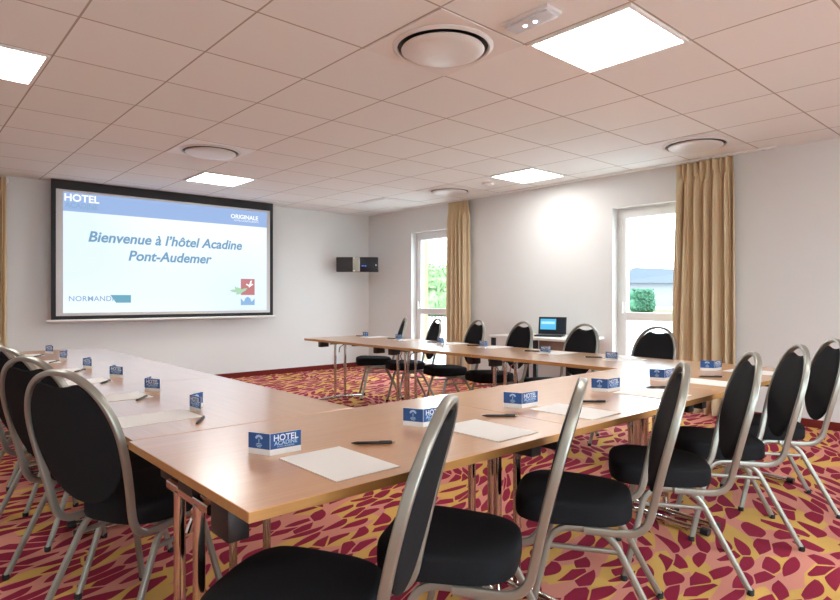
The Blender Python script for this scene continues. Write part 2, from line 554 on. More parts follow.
def diffuser(i, j, label, plate):
    u, v = node(i, j)
    r = empty('air_diffuser', (u + TG / 2, v + TG / 2, CEIL), label=label, cat='air diffuser', group='round air diffusers in the ceiling')
    h = TG / 2 - 0.006
    pb = bmesh.new()
    # square plate with a round throat
    n = 64
    sqv, cv, cz = [], [], []
    for k in range(n):
        an = 2 * math.pi * k / n + math.pi / 4
        c, s = math.cos(an), math.sin(an)
        q = h / max(abs(c), abs(s))
        sqv.append(pb.verts.new((c * q, s * q, -0.006)))
        cv.append(pb.verts.new((c * 0.285, s * 0.285, -0.006)))
        cz.append(pb.verts.new((c * 0.262, s * 0.262, -0.0005)))
    top = [pb.verts.new((v_.co.x, v_.co.y, -0.0005)) for v_ in sqv]
    for k in range(n):
        k2 = (k + 1) % n
        pb.faces.new((sqv[k], sqv[k2], cv[k2], cv[k])); pb.faces.new((cv[k], cv[k2], cz[k2], cz[k]))
        pb.faces.new((top[k], top[k2], sqv[k2], sqv[k]))
    make('mounting_plate', pb, plate, r, smooth=True)
    tb = bmesh.new(); lathe(tb, [(0.262, -0.001), (0.262, -0.004), (0.0, -0.004)])
    make('air_gap', tb, M['black_plastic'], r)
    rb = bmesh.new(); lathe(rb, [(0.262, -0.004), (0.290, -0.004), (0.290, -0.012), (0.272, -0.022), (0.262, -0.018), (0.262, -0.004)])
    make('outer_ring', rb, M['diffuser'], r, smooth=True)
    db = bmesh.new(); lathe(db, [(0.0, -0.052), (0.12, -0.051), (0.19, -0.046), (0.228, -0.037), (0.240, -0.028), (0.236, -0.022), (0.0, -0.020)])
    make('centre_disc', db, M['diffuser'], r, smooth=True)
    sb = bmesh.new(); lathe(sb, [(0.02, -0.0045), (0.02, -0.020)], n=12)
    make('hanger', sb, M['dark_metal'], r)
    return r


M['plate_ceiling'] = mat('beige_plate', (0.80, 0.79, 0.77), 0.8)
diffuser(-2, 0, 'largest round air diffuser, in the ceiling near the top centre', M['plate_ceiling'])
diffuser(-2, 5, 'round air diffuser on a white square plate, above the projection screen', mat('bright_white_plate', (0.93, 0.94, 0.95), 0.5))
diffuser(3, 5, 'small round air diffuser in the ceiling near the farther curtain', M['plate_ceiling'])
diffuser(3, 0, 'round air diffuser in the ceiling above the nearer curtain', M['plate_ceiling'])

# flat ceiling vent panel near the far corner
u, v = node(3, 7)
r = empty('ceiling_vent', (u + .33, v + .33, CEIL), label='flat square white vent panel in the ceiling near the far corner', cat='vent')
bm = bmesh.new(); bm_box(bm, -.322, .322, -.322, .322, -.01, -.0005); bevel(bm, 0.004, 1)
make('vent_frame', bm, M['white_trim'], r)
box('vent_grille', -.28, .28, -.28, .28, -.015, -.0101, M['plate_ceiling'], r)

# smoke detector
bm = bmesh.new(); lathe(bm, [(0.0, -0.045), (0.035, -0.044), (0.05, -0.03), (0.075, -0.024), (0.078, -0.0005), (0.0, -0.0005)], n=32)
o = make('smoke_detector', bm, M['plastic_white'], smooth=True, loc=(5.70, 5.10, CEIL))
tag(o, 'small round white smoke detector on the ceiling beside a light panel', 'smoke detector')

# ceiling sensor dot above the right wall
bm = bmesh.new(); lathe(bm, [(0.0, -0.02), (0.018, -0.018), (0.022, -0.0005), (0.0, -0.0005)], n=20)
o = make('sprinkler_cap', bm, M['brown'], smooth=True, loc=(6.36, 2.13, CEIL))
tag(o, 'tiny brown cap on the ceiling right of the nearer curtain', 'ceiling cap')

# emergency light
r = empty('emergency_light', (2.49, 1.935, CEIL), label='slim clear emergency light with two glowing dots on the ceiling', cat='emergency light')
box('housing', -.062, .062, -.15, .15, -.02, -.0005, M['plastic_white'], r, bev=0.005)
box('lens_cover', -.052, .052, -.135, .135, -.034, -.0201, M['clear'], r, bev=0.006)
for y in (-.03, .035):
    bm = bmesh.new(); lathe(bm, [(0.0, -0.041), (0.008, -0.039), (0.011, -0.0342), (0.0, -0.0342)], n=16, cx=0.0, cy=y)
    make('led_lamp', bm, M['led'], r, smooth=True)

# motion sensor on the back wall
r = empty('motion_sensor', (1.045, WV, 2.585), label='small round white sensor on the wall left of the projection screen', cat='sensor')
bm = bmesh.new(); lathe(bm, [(0.0, 0.09), (0.035, 0.082), (0.055, 0.05), (0.058, 0.02), (0.05, 0.0005), (0.0, 0.0005)], n=28)
bmesh.ops.rotate(bm, verts=bm.verts, cent=(0, 0, 0), matrix=Matrix.Rotation(R(90), 3, 'X'))
make('dome', bm, M['plastic_white'], r, smooth=True)
box('mount', -.045, .045, -.012, -.0005, -.045, .045, M['plastic_white'], r, bev=0.004)

# ------------------------------------------------------------------ projection screen
SX0, SX1, SZ0, SZ1 = 1.50, 4.46, 0.935, 2.66
SY = 8.41
r = empty('projection_screen', ((SX0 + SX1) / 2, SY, SZ0), label='large pull-down projection screen with a blue and white welcome slide', cat='projection screen')
ox, oy, oz = (SX0 + SX1) / 2, SY, SZ0
def sbox(name, x0, x1, z0, z1, y0, y1, m, parent=None, bev=0):
    return box(name, x0 - ox, x1 - ox, y0, y1, z0 - oz, z1 - oz, m, parent or r, bev=bev)
ZT_ = 2.655
sheet = sbox('fabric_border', SX0, SX1, SZ0, ZT_, 0.0, 0.004, mat('screen_black_border', (0.012, 0.013, 0.016), 0.7))
B = 0.052
CX0, CX1, CZ0, CZ1 = SX0 + B, SX1 - B, SZ0 + 0.048, ZT_ - 0.115
M['screen_edge'] = mat('screen_cloth', (0.62, 0.62, 0.62), 0.9, spec=0.0)
sbox('screen_cloth', CX0, CX1, CZ0, CZ1, -0.002, -0.0002, M['screen_edge'])
PX0, PX1, PZ0, PZ1 = CX0 + 0.075, CX1 - 0.055, CZ0 + 0.035, CZ1 - 0.028
M['slide'] = screen_mat('slide_white', (0.80, 0.90, 1.0), 1.0)


def slide_material():
    m = M['slide']; t, N, L, b = nt(m)
    tc = N.new('ShaderNodeTexCoord'); mp = N.new('ShaderNodeMapping'); g = N.new('ShaderNodeTexNoise')
    mp.inputs['Scale'].default_value = (0.6, 1, 0.5)
    g.inputs['Scale'].default_value = 1.0; g.inputs['Detail'].default_value = 0
    cr = N.new('ShaderNodeValToRGB')
    cr.color_ramp.elements[0].position = 0.35; cr.color_ramp.elements[0].color = (0.72, 0.84, 0.97, 1)
    cr.color_ramp.elements[1].position = 0.6; cr.color_ramp.elements[1].color = (0.88, 0.93, 1.0, 1)
    L.new(tc.outputs['Object'], mp.inputs[0]); L.new(mp.outputs[0], g.inputs['Vector']); L.new(g.outputs['Fac'], cr.inputs[0])
    L.new(cr.outputs[0], b.inputs['Emission Color'])


slide_material()
slide = sbox('slide_background', PX0, PX1, PZ0, PZ1, -0.0035, -0.0022, M['slide'])
HB = PZ1 - 0.235
sbox('slide_header', PX0, PX1, HB, PZ1, -0.0048, -0.0037, screen_mat('slide_blue', (0.30, 0.43, 0.70)), slide).location = (0, 0, 0)


def screen_text(name, s, size, x, z, m, **k):
    mt = Matrix.Translation((x - ox, -0.0062, z - oz)) @ Matrix.Rotation(R(90), 4, 'X')
    return text_obj(name, s, size, m, slide, mt, **k)


PW = PX1 - PX0
ink = screen_mat('slide_ink', (0.16, 0.32, 0.47))
inkp = screen_mat('slide_ink_pale', (0.24, 0.38, 0.58))
whitei = screen_mat('slide_white_ink', (0.95, 0.97, 1.0))
ZS = PZ0 + (PZ1 - PZ0)
screen_text('welcome_line', "Bienvenue \u00e0 l\u2019h\u00f4tel Acadine", 0.183, (PX0 + PX1) / 2 - 0.07, PZ0 + 0.955, ink, bold=0.0045, shear=0.22, spacing=1.0)
screen_text('town_line', 'Pont-Audemer', 0.183, (PX0 + PX1) / 2 - 0.07, PZ0 + 0.735, ink, bold=0.0045, shear=0.22)
screen_text('hotel_title', 'HOTEL', 0.125, PX0 + 0.205, HB + 0.165, whitei, bold=0.003)
screen_text('acadine_title', 'ACADINE', 0.085, PX0 + 0.205, HB + 0.075, inkp, bold=0.002)
screen_text('hotel_strapline', 'PONT-AUDEMER', 0.042, PX0 + 0.205, HB + 0.04, inkp)
screen_text('group_title', 'ORIGINALE', 0.085, PX1 - 0.36, HB + 0.125, whitei, bold=0.002)
screen_text('group_strapline', 'HOTELS & RESTAURANTS', 0.034, PX1 - 0.33, HB + 0.07, whitei)
screen_text('region_title', 'NORMANDI', 0.092, PX0 + 0.315, PZ0 + 0.175, inkp, bold=0.0008, spacing=1.05)


def poly(name, pts, m, y=-0.006, parent=None):
    bm = bmesh.new()
    vs = [bm.verts.new((x - ox, y, z - oz)) for x, z in pts]
    bm.faces.new(vs)
    ext = bmesh.ops.extrude_face_region(bm, geom=bm.faces[:])
    bmesh.ops.translate(bm, verts=[v_ for v_ in ext['geom'] if isinstance(v_, bmesh.types.BMVert)], vec=(0, 0.0008, 0))
    return make(name, bm, m, parent or slide)


teal = screen_mat('slide_teal', (0.14, 0.36, 0.48))
poly('region_flag', [(PX0 + 0.53, PZ0 + 0.225), (PX0 + 0.60, PZ0 + 0.125), (PX0 + 0.78, PZ0 + 0.125), (PX0 + 0.78, PZ0 + 0.225)], teal, -0.0075)
rx = PX1 - 0.42
poly('crest_red', [(rx, PZ0 + 0.23), (rx + .22, PZ0 + 0.23), (rx + .22, PZ0 + 0.47), (rx, PZ0 + 0.47)], screen_mat('crest_red', (0.50, 0.19, 0.20)))
ar = [(rx, PZ0 + 0.08), (rx + .22, PZ0 + 0.08), (rx + .22, PZ0 + 0.185)]
ar += [(rx + .11 + .085 * math.cos(a), PZ0 + .13 + .045 * math.sin(a)) for a in [R(x) for x in range(0, 181, 20)]]
ar += [(rx, PZ0 + 0.185)]
poly('crest_blue', [(rx, PZ0 + .08), (rx + .22, PZ0 + .08), (rx + .22, PZ0 + .18), (rx + .17, PZ0 + .13), (rx + .15, PZ0 + .18), (rx + .11, PZ0 + .205), (rx + .07, PZ0 + .18), (rx + .05, PZ0 + .13), (rx, PZ0 + .18)], screen_mat('crest_blue', (0.25, 0.43, 0.68)))
green = screen_mat('crest_green', (0.38, 0.62, 0.42))
for k, (lx, lz, an) in enumerate([(0.04, 0.30, 25), (-0.03, 0.315, 160), (-0.02, 0.265, 200), (-0.10, 0.29, 175), (-0.06, 0.30, 120)]):
    c, s = math.cos(R(an)), math.sin(R(an)); P = []
    for a, w in ((-.06, 0), (-.02, .022), (.03, .018), (.07, 0), (.03, -.018), (-.02, -.022)):
        P.append((rx + lx + a * c - w * s, PZ0 + lz + a * s + w * c))
    poly('crest_leaf', P, green, -0.0072 - 0.0001 * k)
poly('crest_flourish', [(rx + .09, PZ0 + .40), (rx + .13, PZ0 + .38), (rx + .15, PZ0 + .44), (rx + .175, PZ0 + .45), (rx + .165, PZ0 + .40), (rx + .20, PZ0 + .39), (rx + .17, PZ0 + .37), (rx + .13, PZ0 + .34), (rx + .12, PZ0 + .365), (rx + .08, PZ0 + .38)], whitei, -0.0085)
# weight bar and case
bm = bmesh.new(); sweep(bm, [(SX0 - 0.05 - ox, 0.002, -0.012), (SX1 + 0.05 - ox, 0.002, -0.012)], 0.016, 0.012, up=(0, 0, 1), n=12)
make('weight_bar', bm, M['white_trim'], r, smooth=True)

# ------------------------------------------------------------------ corner cabinet with amplifiers
r = empty('corner_cabinet', (5.98, 8.30, 1.65), label='black audio cabinet with a metallic centre strip mounted across the far corner', cat='cabinet')
r.location = (5.875, 8.165, 1.64); r.rotation_euler = (0, 0, R(-41.7))
# local +y points into the corner, -y towards the room
box('cabinet_body', -0.35, 0.345, 0.0, 0.135, 0.0, 0.245, M['black_plastic'], r, bev=0.006)
box('side_panel', -0.34, -0.075, -0.010, -0.0005, 0.008, 0.237, mat('charcoal_front', (0.028, 0.026, 0.025), 0.5), r, bev=0.003)
box('centre_strip', -0.072, 0.045, -0.022, -0.0005, 0.002, 0.243, mat('brushed_strip', (0.42, 0.43, 0.36), 0.35, metal=0.6), r, bev=0.004)
for z in (0.015, 0.23):
    box('corner_stud', -0.07, -0.035, -0.030, -0.0222, z - 0.012, z + 0.012, M['plastic_white'], r, bev=0.003)
fp = box('control_panel', 0.048, 0.335, -0.010, -0.0005, 0.008, 0.237, mat('blue_black_front', (0.010, 0.013, 0.02), 0.3), r, bev=0.003)
bl = mat('blue_led', (0.1, 0.2, 0.9), 0.4, emit=(0.12, 0.25, 1.0), estr=1.2)
for x in (0.085, 0.113, 0.141):
    box('indicator', x - .008, x + .008, -0.013, -0.0102, 0.092, 0.104, bl, fp)
box('lock', 0.305, 0.322, -0.016, -0.0102, 0.098, 0.122, M['plastic_white'], fp, bev=0.003)
box('wall_bracket', -0.04, 0.04, 0.136, 0.575, 0.07, 0.16, M['dark_metal'], r, bev=0.004)

# ------------------------------------------------------------------ outside
def noise_mat(name, a, b_, scale, rough=0.9):
    m = mat(name, a, rough, spec=0.1); t, N, L, b = nt(m)
    tc = N.new('ShaderNodeTexCoord'); no = N.new('ShaderNodeTexNoise'); cr = N.new('ShaderNodeValToRGB')
    no.inputs['Scale'].default_value = scale; no.inputs['Detail'].default_value = 5
    cr.color_ramp.elements[0].color = (*a, 1); cr.color_ramp.elements[1].color = (*b_, 1)
    cr.color_ramp.elements[0].position = .35; cr.color_ramp.elements[1].position = .65
    L.new(tc.outputs['Object'], no.inputs['Vector']); L.new(no.outputs['Fac'], cr.inputs[0]); L.new(cr.outputs[0], b.inputs['Base Color'])
    return m


structure(box('ground', -60, 190, -80, 190, -0.20, -0.065, noise_mat('pavement', (0.46, 0.46, 0.46), (0.52, 0.52, 0.51), 0.6)))
fwd = Vector((math.cos(R(YAW)), math.sin(R(YAW)), 0)); rgt = Vector((math.sin(R(YAW)), -math.cos(R(YAW)), 0))


def at(px, d, z=0.0):
    p = fwd * d + rgt * ((px - 420) / 600 * d); return (p.x, p.y, z)


o = box('lawn', -30, 24, -9, 9, -0.065, -0.05, noise_mat('grass', (0.05, 0.09, 0.02), (0.08, 0.12, 0.035), 3))
o.location = at(650, 56); o.rotation_euler = (0, 0, R(YAW - 90)); tag(o, 'strip of lawn outside beyond the nearer window', 'lawn', kind='stuff')


def hedge(name, px, d, w, dp, h, label, cat, seed, cols):
    rnd = random.Random(seed)
    root = empty(name, at(px, d, -0.05 if px > 500 else -0.065), R(YAW - 90), label=label, cat=cat)
    bm = bmesh.new()
    for k in range(int(1300)):
        x = rnd.uniform(-w / 2, w / 2); y = rnd.uniform(-dp / 2, dp / 2); z = rnd.uniform(0.1, 1) * h
        x *= 1 - 0.15 * (z / h) ** 3; s = rnd.uniform(.10, .2) * h / 2.4
        c = Vector((x, y, z)); a = Vector([rnd.uniform(-1, 1) for _ in range(3)]).normalized(); b2 = a.orthogonal().normalized()
        vs = [bm.verts.new(c + a * s), bm.verts.new(c + b2 * s * .5), bm.verts.new(c - a * s), bm.verts.new(c - b2 * s * .5)]
        bm.faces.new(vs)
    for k in range(14):
        x = (k + .5) / 14 * w - w / 2
        bmesh.ops.create_icosphere(bm, subdivisions=2, radius=h * 0.24, matrix=Matrix.Translation((x * .9, rnd.uniform(-.2, .2), h * .30)) @ Matrix.Diagonal((.8, 1, 1.25, 1)))
        bmesh.ops.create_icosphere(bm, subdivisions=2, radius=h * 0.2, matrix=Matrix.Translation((x * .85, rnd.uniform(-.2, .2), h * .70)) @ Matrix.Diagonal((.8, 1, 1.2, 1)))
    make('foliage', bm, noise_mat('leaves_' + cat, cols[0], cols[1], 4), root)
    bm = bmesh.new()
    for k in range(4):
        x = (k + .5) / 4 * w * .8 - w * .4
        lathe(bm, [(0.06, 0), (0.04, h * .6)], n=8, cx=x)
    make('stem', bm, M['brown'], root)
    return root


hedge('hedge', 642, 52, 1.9, 1.5, 2.0, 'square green hedge seen outside through the nearer window', 'hedge', 2, ((0.03, 0.085, 0.05), (0.06, 0.13, 0.08)))
hedge('tall_hedge', 437, 40, 3.2, 2.0, 3.5, 'tall pale green hedge seen outside through the farther window', 'hedge', 4, ((0.10, 0.16, 0.07), (0.19, 0.25, 0.13)))
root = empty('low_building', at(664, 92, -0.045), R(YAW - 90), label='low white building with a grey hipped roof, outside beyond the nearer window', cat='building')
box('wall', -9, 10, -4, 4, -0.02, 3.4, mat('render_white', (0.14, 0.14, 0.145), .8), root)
bm = bmesh.new()
pts = [(-10, -5, 3.4), (11, -5, 3.4), (11, 5, 3.4), (-10, 5, 3.4), (-4.5, 0, 5.9), (6, 0, 5.5)]
vs = [bm.verts.new(p) for p in pts]
for f in ((0, 1, 5, 4), (1, 2, 5), (2, 3, 4, 5), (3, 0, 4), (0, 3, 2, 1)): bm.faces.new([vs[i] for i in f])
make('roof', bm, mat('slate', (0.045, 0.052, 0.065), .7, spec=.1), root)
box('garage_door', 0.5, 6, -4.06, -4.0, 0.0, 1.6, mat('grey_door', (0.045, 0.05, 0.055), .6), root)

# brick pier outside the farther window
o = box('brick_pier', 0, 0.20, 0, 0.35, -0.065, 2.6, noise_mat('brick', (0.20, 0.125, 0.07), (0.25, 0.16, 0.10), 12))
o.location = (7.9, 8.85, 0); tag(o, 'narrow orange brick pier just outside the farther window', 'pier')

# ------------------------------------------------------------------ tables
def leg_assembly(parent, x, y0, half):
    """double-column folding T leg; x along table length, y across"""
    g = empty('leg', (x, y0, 0)); g.parent = parent
    bm = bmesh.new(); sweep(bm, [(0, -0.15, 0.668), (0, 0.145, 0.668)], 0.014, 0.012, up=(0, 0, 1), sq=4)
    make('crossbar', bm, M['chrome'], g, smooth=True)
    for s in (-1, 1):
        bm = bmesh.new(); sweep(bm, [(0, s * 0.07, 0.03), (0, s * 0.07, 0.662)], 0.016, 0.014, up=(1, 0, 0), n=14, sq=2.6)
        make('column', bm, M['chrome'], g, smooth=True)
        bm = bmesh.new(); sweep(bm, [(0, s * 0.355, 0.022), (0, s * 0.318, 0.024)], 0.017, 0.024, up=(0, 0, 1), n=12, sq=3)
        make('end_cap', bm, M['black_plastic'], g, smooth=True)
    box('mount', -0.012, 0.012, -0.05, 0.05, 0.676, 0.7138, M['black_plastic'], g)
    bm = bmesh.new(); sweep(bm, [(0, -0.32, 0.022), (0, 0, 0.034), (0, 0.32, 0.022)], 0.014, 0.021, up=(0, 0, 1), n=12, sq=3)
    make('foot_bar', bm, M['chrome'], g, smooth=True)
    return g


def brace(parent, x, y, sx):
    bm = bmesh.new()
    P = fillet([(0, 0, 0.56), (sx * 0.02, 0.01, 0.60), (sx * 0.01, -0.01, 0.625), (sx * 0.20, -0.01, 0.705)], 0.015)
    sweep(bm, P, 0.006, 0.006, up=(0, 1, 0), n=8)
    make('brace', bm, M['chrome'], parent, smooth=True).location = (x, y, 0)


def conference_table(name, L_, W_, label, group, inset0=0.06, inset1=0.06, m=None):
    """local x along length from 0 to L_, y across 0..W_"""
    t = empty(name, label=label, cat='table', group=group)
    bm = bmesh.new(); bm_box(bm, 0.0012, L_ - 0.0012, 0.0, W_, ZT - 0.026, ZT)
    bevel(bm, 0.0015, 1)
    for f in bm.faces:
        f.material_index = 0
    bm.faces.ensure_lookup_table(); bm.normal_update()
    for f in bm.faces:
        if abs(f.normal.z) < 0.5: f.material_index = 1
    make('tabletop', bm, [M['beech'], M['beech_edge']], t)
    for x, sx in ((inset0, 1), (L_ - inset1, -1)):
        leg_assembly(t, x, W_ / 2 - 0.015, W_ / 2)
        brace(t, x, W_ / 2, sx)
        for y in (0.075, W_ - 0.075 - 0.05):
            pass
        bm = bmesh.new(); bm_box(bm, x + (-0.012 if sx > 0 else -0.045), x + (0.045 if sx > 0 else 0.012), W_ / 2 - 0.29, W_ / 2 - 0.185, ZT - 0.12, ZT - 0.0265); bevel(bm, 0.006, 2)
        make('bracket', bm, M['black_plastic'], t, smooth=True)
        bm = bmesh.new(); bm_box(bm, x + (0.03 if sx > 0 else -0.09), x + (0.09 if sx > 0 else -0.03), W_ / 2 + 0.20, W_ / 2 + 0.31, ZT - 0.10, ZT - 0.0265); bevel(bm, 0.006, 2)
        make('bracket', bm, M['black_plastic'], t, smooth=True)
    return t


TF = (4.447 - 0.59) / 3
front_names = ['beech table of the near row, at its left end by the camera', 'middle beech table of the near row of three', 'beech table at the right end of the near row, under the right corner']
for k in range(3):
    t = conference_table('conference_table', TF, 0.868, front_names[k], 'beech tables set in a U', inset0=0.03 if k == 0 else 0.06)
    t.location = (0.59 + TF * k, 1.225, 0)
left_names = ['beech table of the left row nearest the camera, joining the near row', 'second beech table of the left row counting from the camera', 'third beech table of the left row, farthest from the camera under the screen']
TL = 1.365
for k in range(3):
    t = conference_table('conference_table', TL, 0.885, left_names[k], 'beech tables set in a U', inset0=0.09)
    t.location = (1.49, 2.097 + (TL + 0.002) * k, 0); t.rotation_euler = (0, 0, R(90))
right_names = ['beech table of the far right row that joins the near row at the right corner', 'middle beech table of the far right row', 'beech table at the free far end of the right row, nearest the screen']
TR = 1.325
for k in range(3):
    t = conference_table('conference_table', TR, 0.83, right_names[k], 'beech tables set in a U', inset1=0.10 if k == 2 else 0.06)
    t.location = (4.45, 2.097 + (TR + 0.002) * k, 0); t.rotation_euler = (0, 0, R(90))


# ------------------------------------------------------------------ banquet chair
def build_chair():
    c = empty('banquet_chair')

    def back_y(z):           # lean of the back
        t = (z - 0.42) / 0.55
        return -0.172 - 0.140 * t + 0.010 * math.sin(math.pi * min(max(t, 0), 1))
    def half_w(z):
        if z > 0.72:
            q = (z - 0.72) / 0.242
            return 0.213 * math.sqrt(max(0, 1 - q ** 2.15))
        q = (0.72 - z) / 0.30
        return 0.213 - 0.030 * q ** 1.6
    # back frame hoop
    right = [Vector((0.190, 0.00, 0.392)), Vector((0.190, -0.13, 0.392))]
    cor = fillet([(0.190, 0.04, 0.392), (0.187, -0.165, 0.392), (half_w(0.50), back_y(0.50), 0.50)], [0.075], n=8)
    path = list(cor)
    for k in range(1, 10):
        z = 0.50 + (0.72 - 0.50) * k / 9; path.append(Vector((half_w(z), back_y(z), z)))
    for k in range(1, 17):
        an = math.pi / 2 * k / 16
        # superellipse top
        x = 0.213 * math.cos(an) ** (2 / 2.15); z = 0.72 + 0.242 * math.sin(an) ** (2 / 2.15) if k < 16 else 0.962
        if k == 16: x = 0
        path.append(Vector((x, back_y(z), z)))
    left = [Vector((-p.x, p.y, p.z)) for p in reversed(path[:-1])]
    full = path + left
    bm = bmesh.new()
    # flattened tube: deep front to back, thin in the plane of the hoop
    sweep(bm, full, 0.0135, 0.0095, up=(0, 1, 0.2), n=20, sq=4.2)
    make('back_frame', bm, M['silver'], c, smooth=True)
    # backrest pad
    def outline(k, n):
        an = 2 * math.pi * k / n
        x = 0.201 * math.cos(an); z = 0.724 + 0.228 * math.sin(an)
        if z > 0.85:
            lim = 0.912 + 2.2 * x * x
            h_ = max(0.016 - abs(z - lim), 0) / 0.016
            z = min(z, lim) - h_ * h_ * 0.004
        return x, z
    n = 56; bm = bmesh.new()
    prof = [(0.0, 1.0), (0.30, 0.99), (0.60, 0.95), (0.82, 0.85), (0.93, 0.68), (0.985, 0.38), (1.0, 0.0)]
    def ringv(s, th, side):
        out = []
        for k in range(n):
            x, z = outline(k, n); x *= s; z = 0.724 + (z - 0.724) * s
            y = back_y(z) - 0.010 * (1 - (x / 0.2) ** 2)
            out.append(bm.verts.new((x, y + side * th, z)))
        return out
    T_ = 0.021
    for side in (1, -1):
        prev = None
        tt = T_ if side > 0 else 0.012
        for s, h in prof[1:]:
            rg = ringv(s, tt * h, side)
            if prev is None:
                cv = bm.verts.new((0, back_y(0.724) - 0.010 + side * tt, 0.724))
                for k in range(n): bm.faces.new((cv, rg[k], rg[(k + 1) % n]))
            else:
                for k in range(n): bm.faces.new((prev[k], prev[(k + 1) % n], rg[(k + 1) % n], rg[k]))
            prev = rg
    bmesh.ops.remove_doubles(bm, verts=bm.verts, dist=0.0004)
    make('backrest', bm, M['seat_fabric'], c, smooth=True)
    # seat cushion
    n = 64; bm = bmesh.new()
    def seat_out(k):
        an = 2 * math.pi * (k + .5) / n; cx, sy = math.cos(an), math.sin(an)
        e = 2 / 3.4
        x = math.copysign(abs(cx) ** e, cx); y = math.copysign(abs(sy) ** e, sy)
        w = 0.182 + 0.036 * (y + 1) / 2
        return x * w, 0.085 + y * 0.212
    rings = []
    for s, z in ((0.93, 0.404), (0.985, 0.406), (1.0, 0.415), (1.003, 0.440), (1.0, 0.462), (0.99, 0.473), (0.965, 0.480), (0.90, 0.484), (0.70, 0.487), (0.40, 0.489)):
        rg = []
        for k in range(n):
            x, y = seat_out(k)
            yy = 0.085 + (y - 0.085) * s
            zz = z + (0.006 * (yy / 0.2) if z > 0.45 else 0) - (0.010 * max(0, (yy - 0.22) / 0.08) if z > 0.46 else 0)
            rg.append(bm.verts.new((x * s, yy, zz)))
        rings.append(rg)
    for a, b in zip(rings, rings[1:]):
        for k in range(n): bm.faces.new((a[k], a[(k + 1) % n], b[(k + 1) % n], b[k]))
    bm.faces.new(rings[0]); bm.faces.new(rings[-1])
    make('seat', bm, M['seat_fabric'], c, smooth=True)
    # legs
    for s in (-1, 1):
        for fr in (1, -1):
            if fr > 0:
                P = fillet([(s * .218, .2425, 0.012), (s * .178, .150, .392), (s * .174, .04, .392)], 0.07)
            else:
                P = fillet([(s * .218, -.2425, 0.012), (s * .178, -.045, .392), (s * .174, .04, .392)], 0.07)
            bm = bmesh.new(); sweep(bm, P, 0.0095, 0.0125, up=(1, 0, 0), n=12, sq=3.2)
            lg = make('leg', bm, M['silver'], c, smooth=True)
            bm = bmesh.new(); lathe(bm, [(0.0, 0.0), (0.0135, 0.0), (0.0145, 0.004), (0.0145, 0.022), (0.0, 0.022)], n=14, cx=s * .2185, cy=fr * .2435)
            make('rubber_foot', bm, M['rubber'], lg, smooth=True)
    for s in (-1, 1):
        bm = bmesh.new()
        # side stretcher between front and rear leg
        z = 0.325
        yf = .150 + (.2425 - .150) * (0.392 - z) / 0.38; yr = -.045 - (.2425 - .045) * (0.392 - z) / 0.38
        x = s * (.178 + .04 * (0.392 - z) / 0.38)
        sweep(bm, [(x, yr, z), (x, yf, z)], 0.008, 0.009, up=(1, 0, 0), n=10, sq=3)
        make('stretcher', bm, M['silver'], c, smooth=True)
    bm = bmesh.new()
    sweep(bm, [(-.172, .12, .392), (.172, .12, .392)], 0.009, 0.011, up=(0, 0, 1), n=10, sq=3)
    sweep(bm, [(-.172, -.03, .392), (.172, -.03, .392)], 0.009, 0.011, up=(0, 0, 1), n=10, sq=3)
    make('seat_frame', bm, M['silver'], c, smooth=True)
    return c


# facing angles measured from +u; a chair faces its local +y
used = []


def place_chair(u, v, face, label, group):
    c = chair0 if not used else copy_tree(chair0)
    used.append(1)
    c.location = (u, v, 0); c.rotation_euler = (0, 0, R(face - 90))
    tag(c, label, 'chair', group)


chair0 = build_chair()
G1 = 'banquet chairs along the near row of tables'
FL = ['black oval-back chair nearest the camera, its seat filling the bottom edge of the photo',
      'black oval-back chair, second along the near row counting from the camera, seen edge-on',
      'black oval-back chair, third along the near row, in front of the middle table leg pair',
      'black oval-back chair, fourth along the near row counting from the camera',
      'black oval-back chair, fifth along the near row, second from the right edge',
      'black oval-back chair, sixth along the near row, cut by the right edge of the photo']
NEAR = [(0.835, 1.283, 125.5), (1.365, 1.260, 122.5), (2.015, 1.255, 121.5), (2.675, 1.250, 123), (3.31, 1.250, 124), (3.94, 1.25, 124)]
for k, (cu, cv, f) in enumerate(NEAR):
    place_chair(cu, cv, f, FL[k], G1)
G2 = 'banquet chairs along the left row of tables'
LL = ['black oval-back chair of the left row, nearest the camera with its whole back in view',
      'second black oval-back chair of the left row, just behind the nearest one',
      'third black oval-back chair of the left row, half cut by the left edge',
      'fourth black oval-back chair of the left row, only its leg and seat edge showing',
      'fifth black oval-back chair of the left row, hidden almost fully past the left edge']
for k in range(5):
    f = 26
    cu = 0.482 + 0.2425 * math.cos(R(f)); cv = 2.30 + 0.605 * k + 0.2425 * math.sin(R(f))
    place_chair(cu, cv, f, LL[k], G2)
G3 = 'banquet chairs along the far right row of tables'
RL = ['black oval-back chair in front of the nearer window, rightmost of the far right row',
      'black oval-back chair right of the laptop, second from right in the far row',
      'black oval-back chair left of the laptop in the far right row',
      'black oval-back chair in front of the right edge of the farther curtain',
      'black oval-back chair before the farther window glass, second from left in the far row',
      'black oval-back chair at the left end of the far right row, its back seen narrow']
for k, v in enumerate((2.39, 3.08, 3.79, 4.40, 5.04, 5.62)):
    f = (166, 165, 162, 159, 155, 147)[k]
    cu = 4.76 + 0.30 * math.cos(R(f)); cv = v + 0.30 * math.sin(R(f))
    place_chair(cu, cv, f, RL[k], G3)

# ------------------------------------------------------------------ things on the tables
ORD = ['first', 'second', 'third', 'fourth', 'fifth', 'sixth']


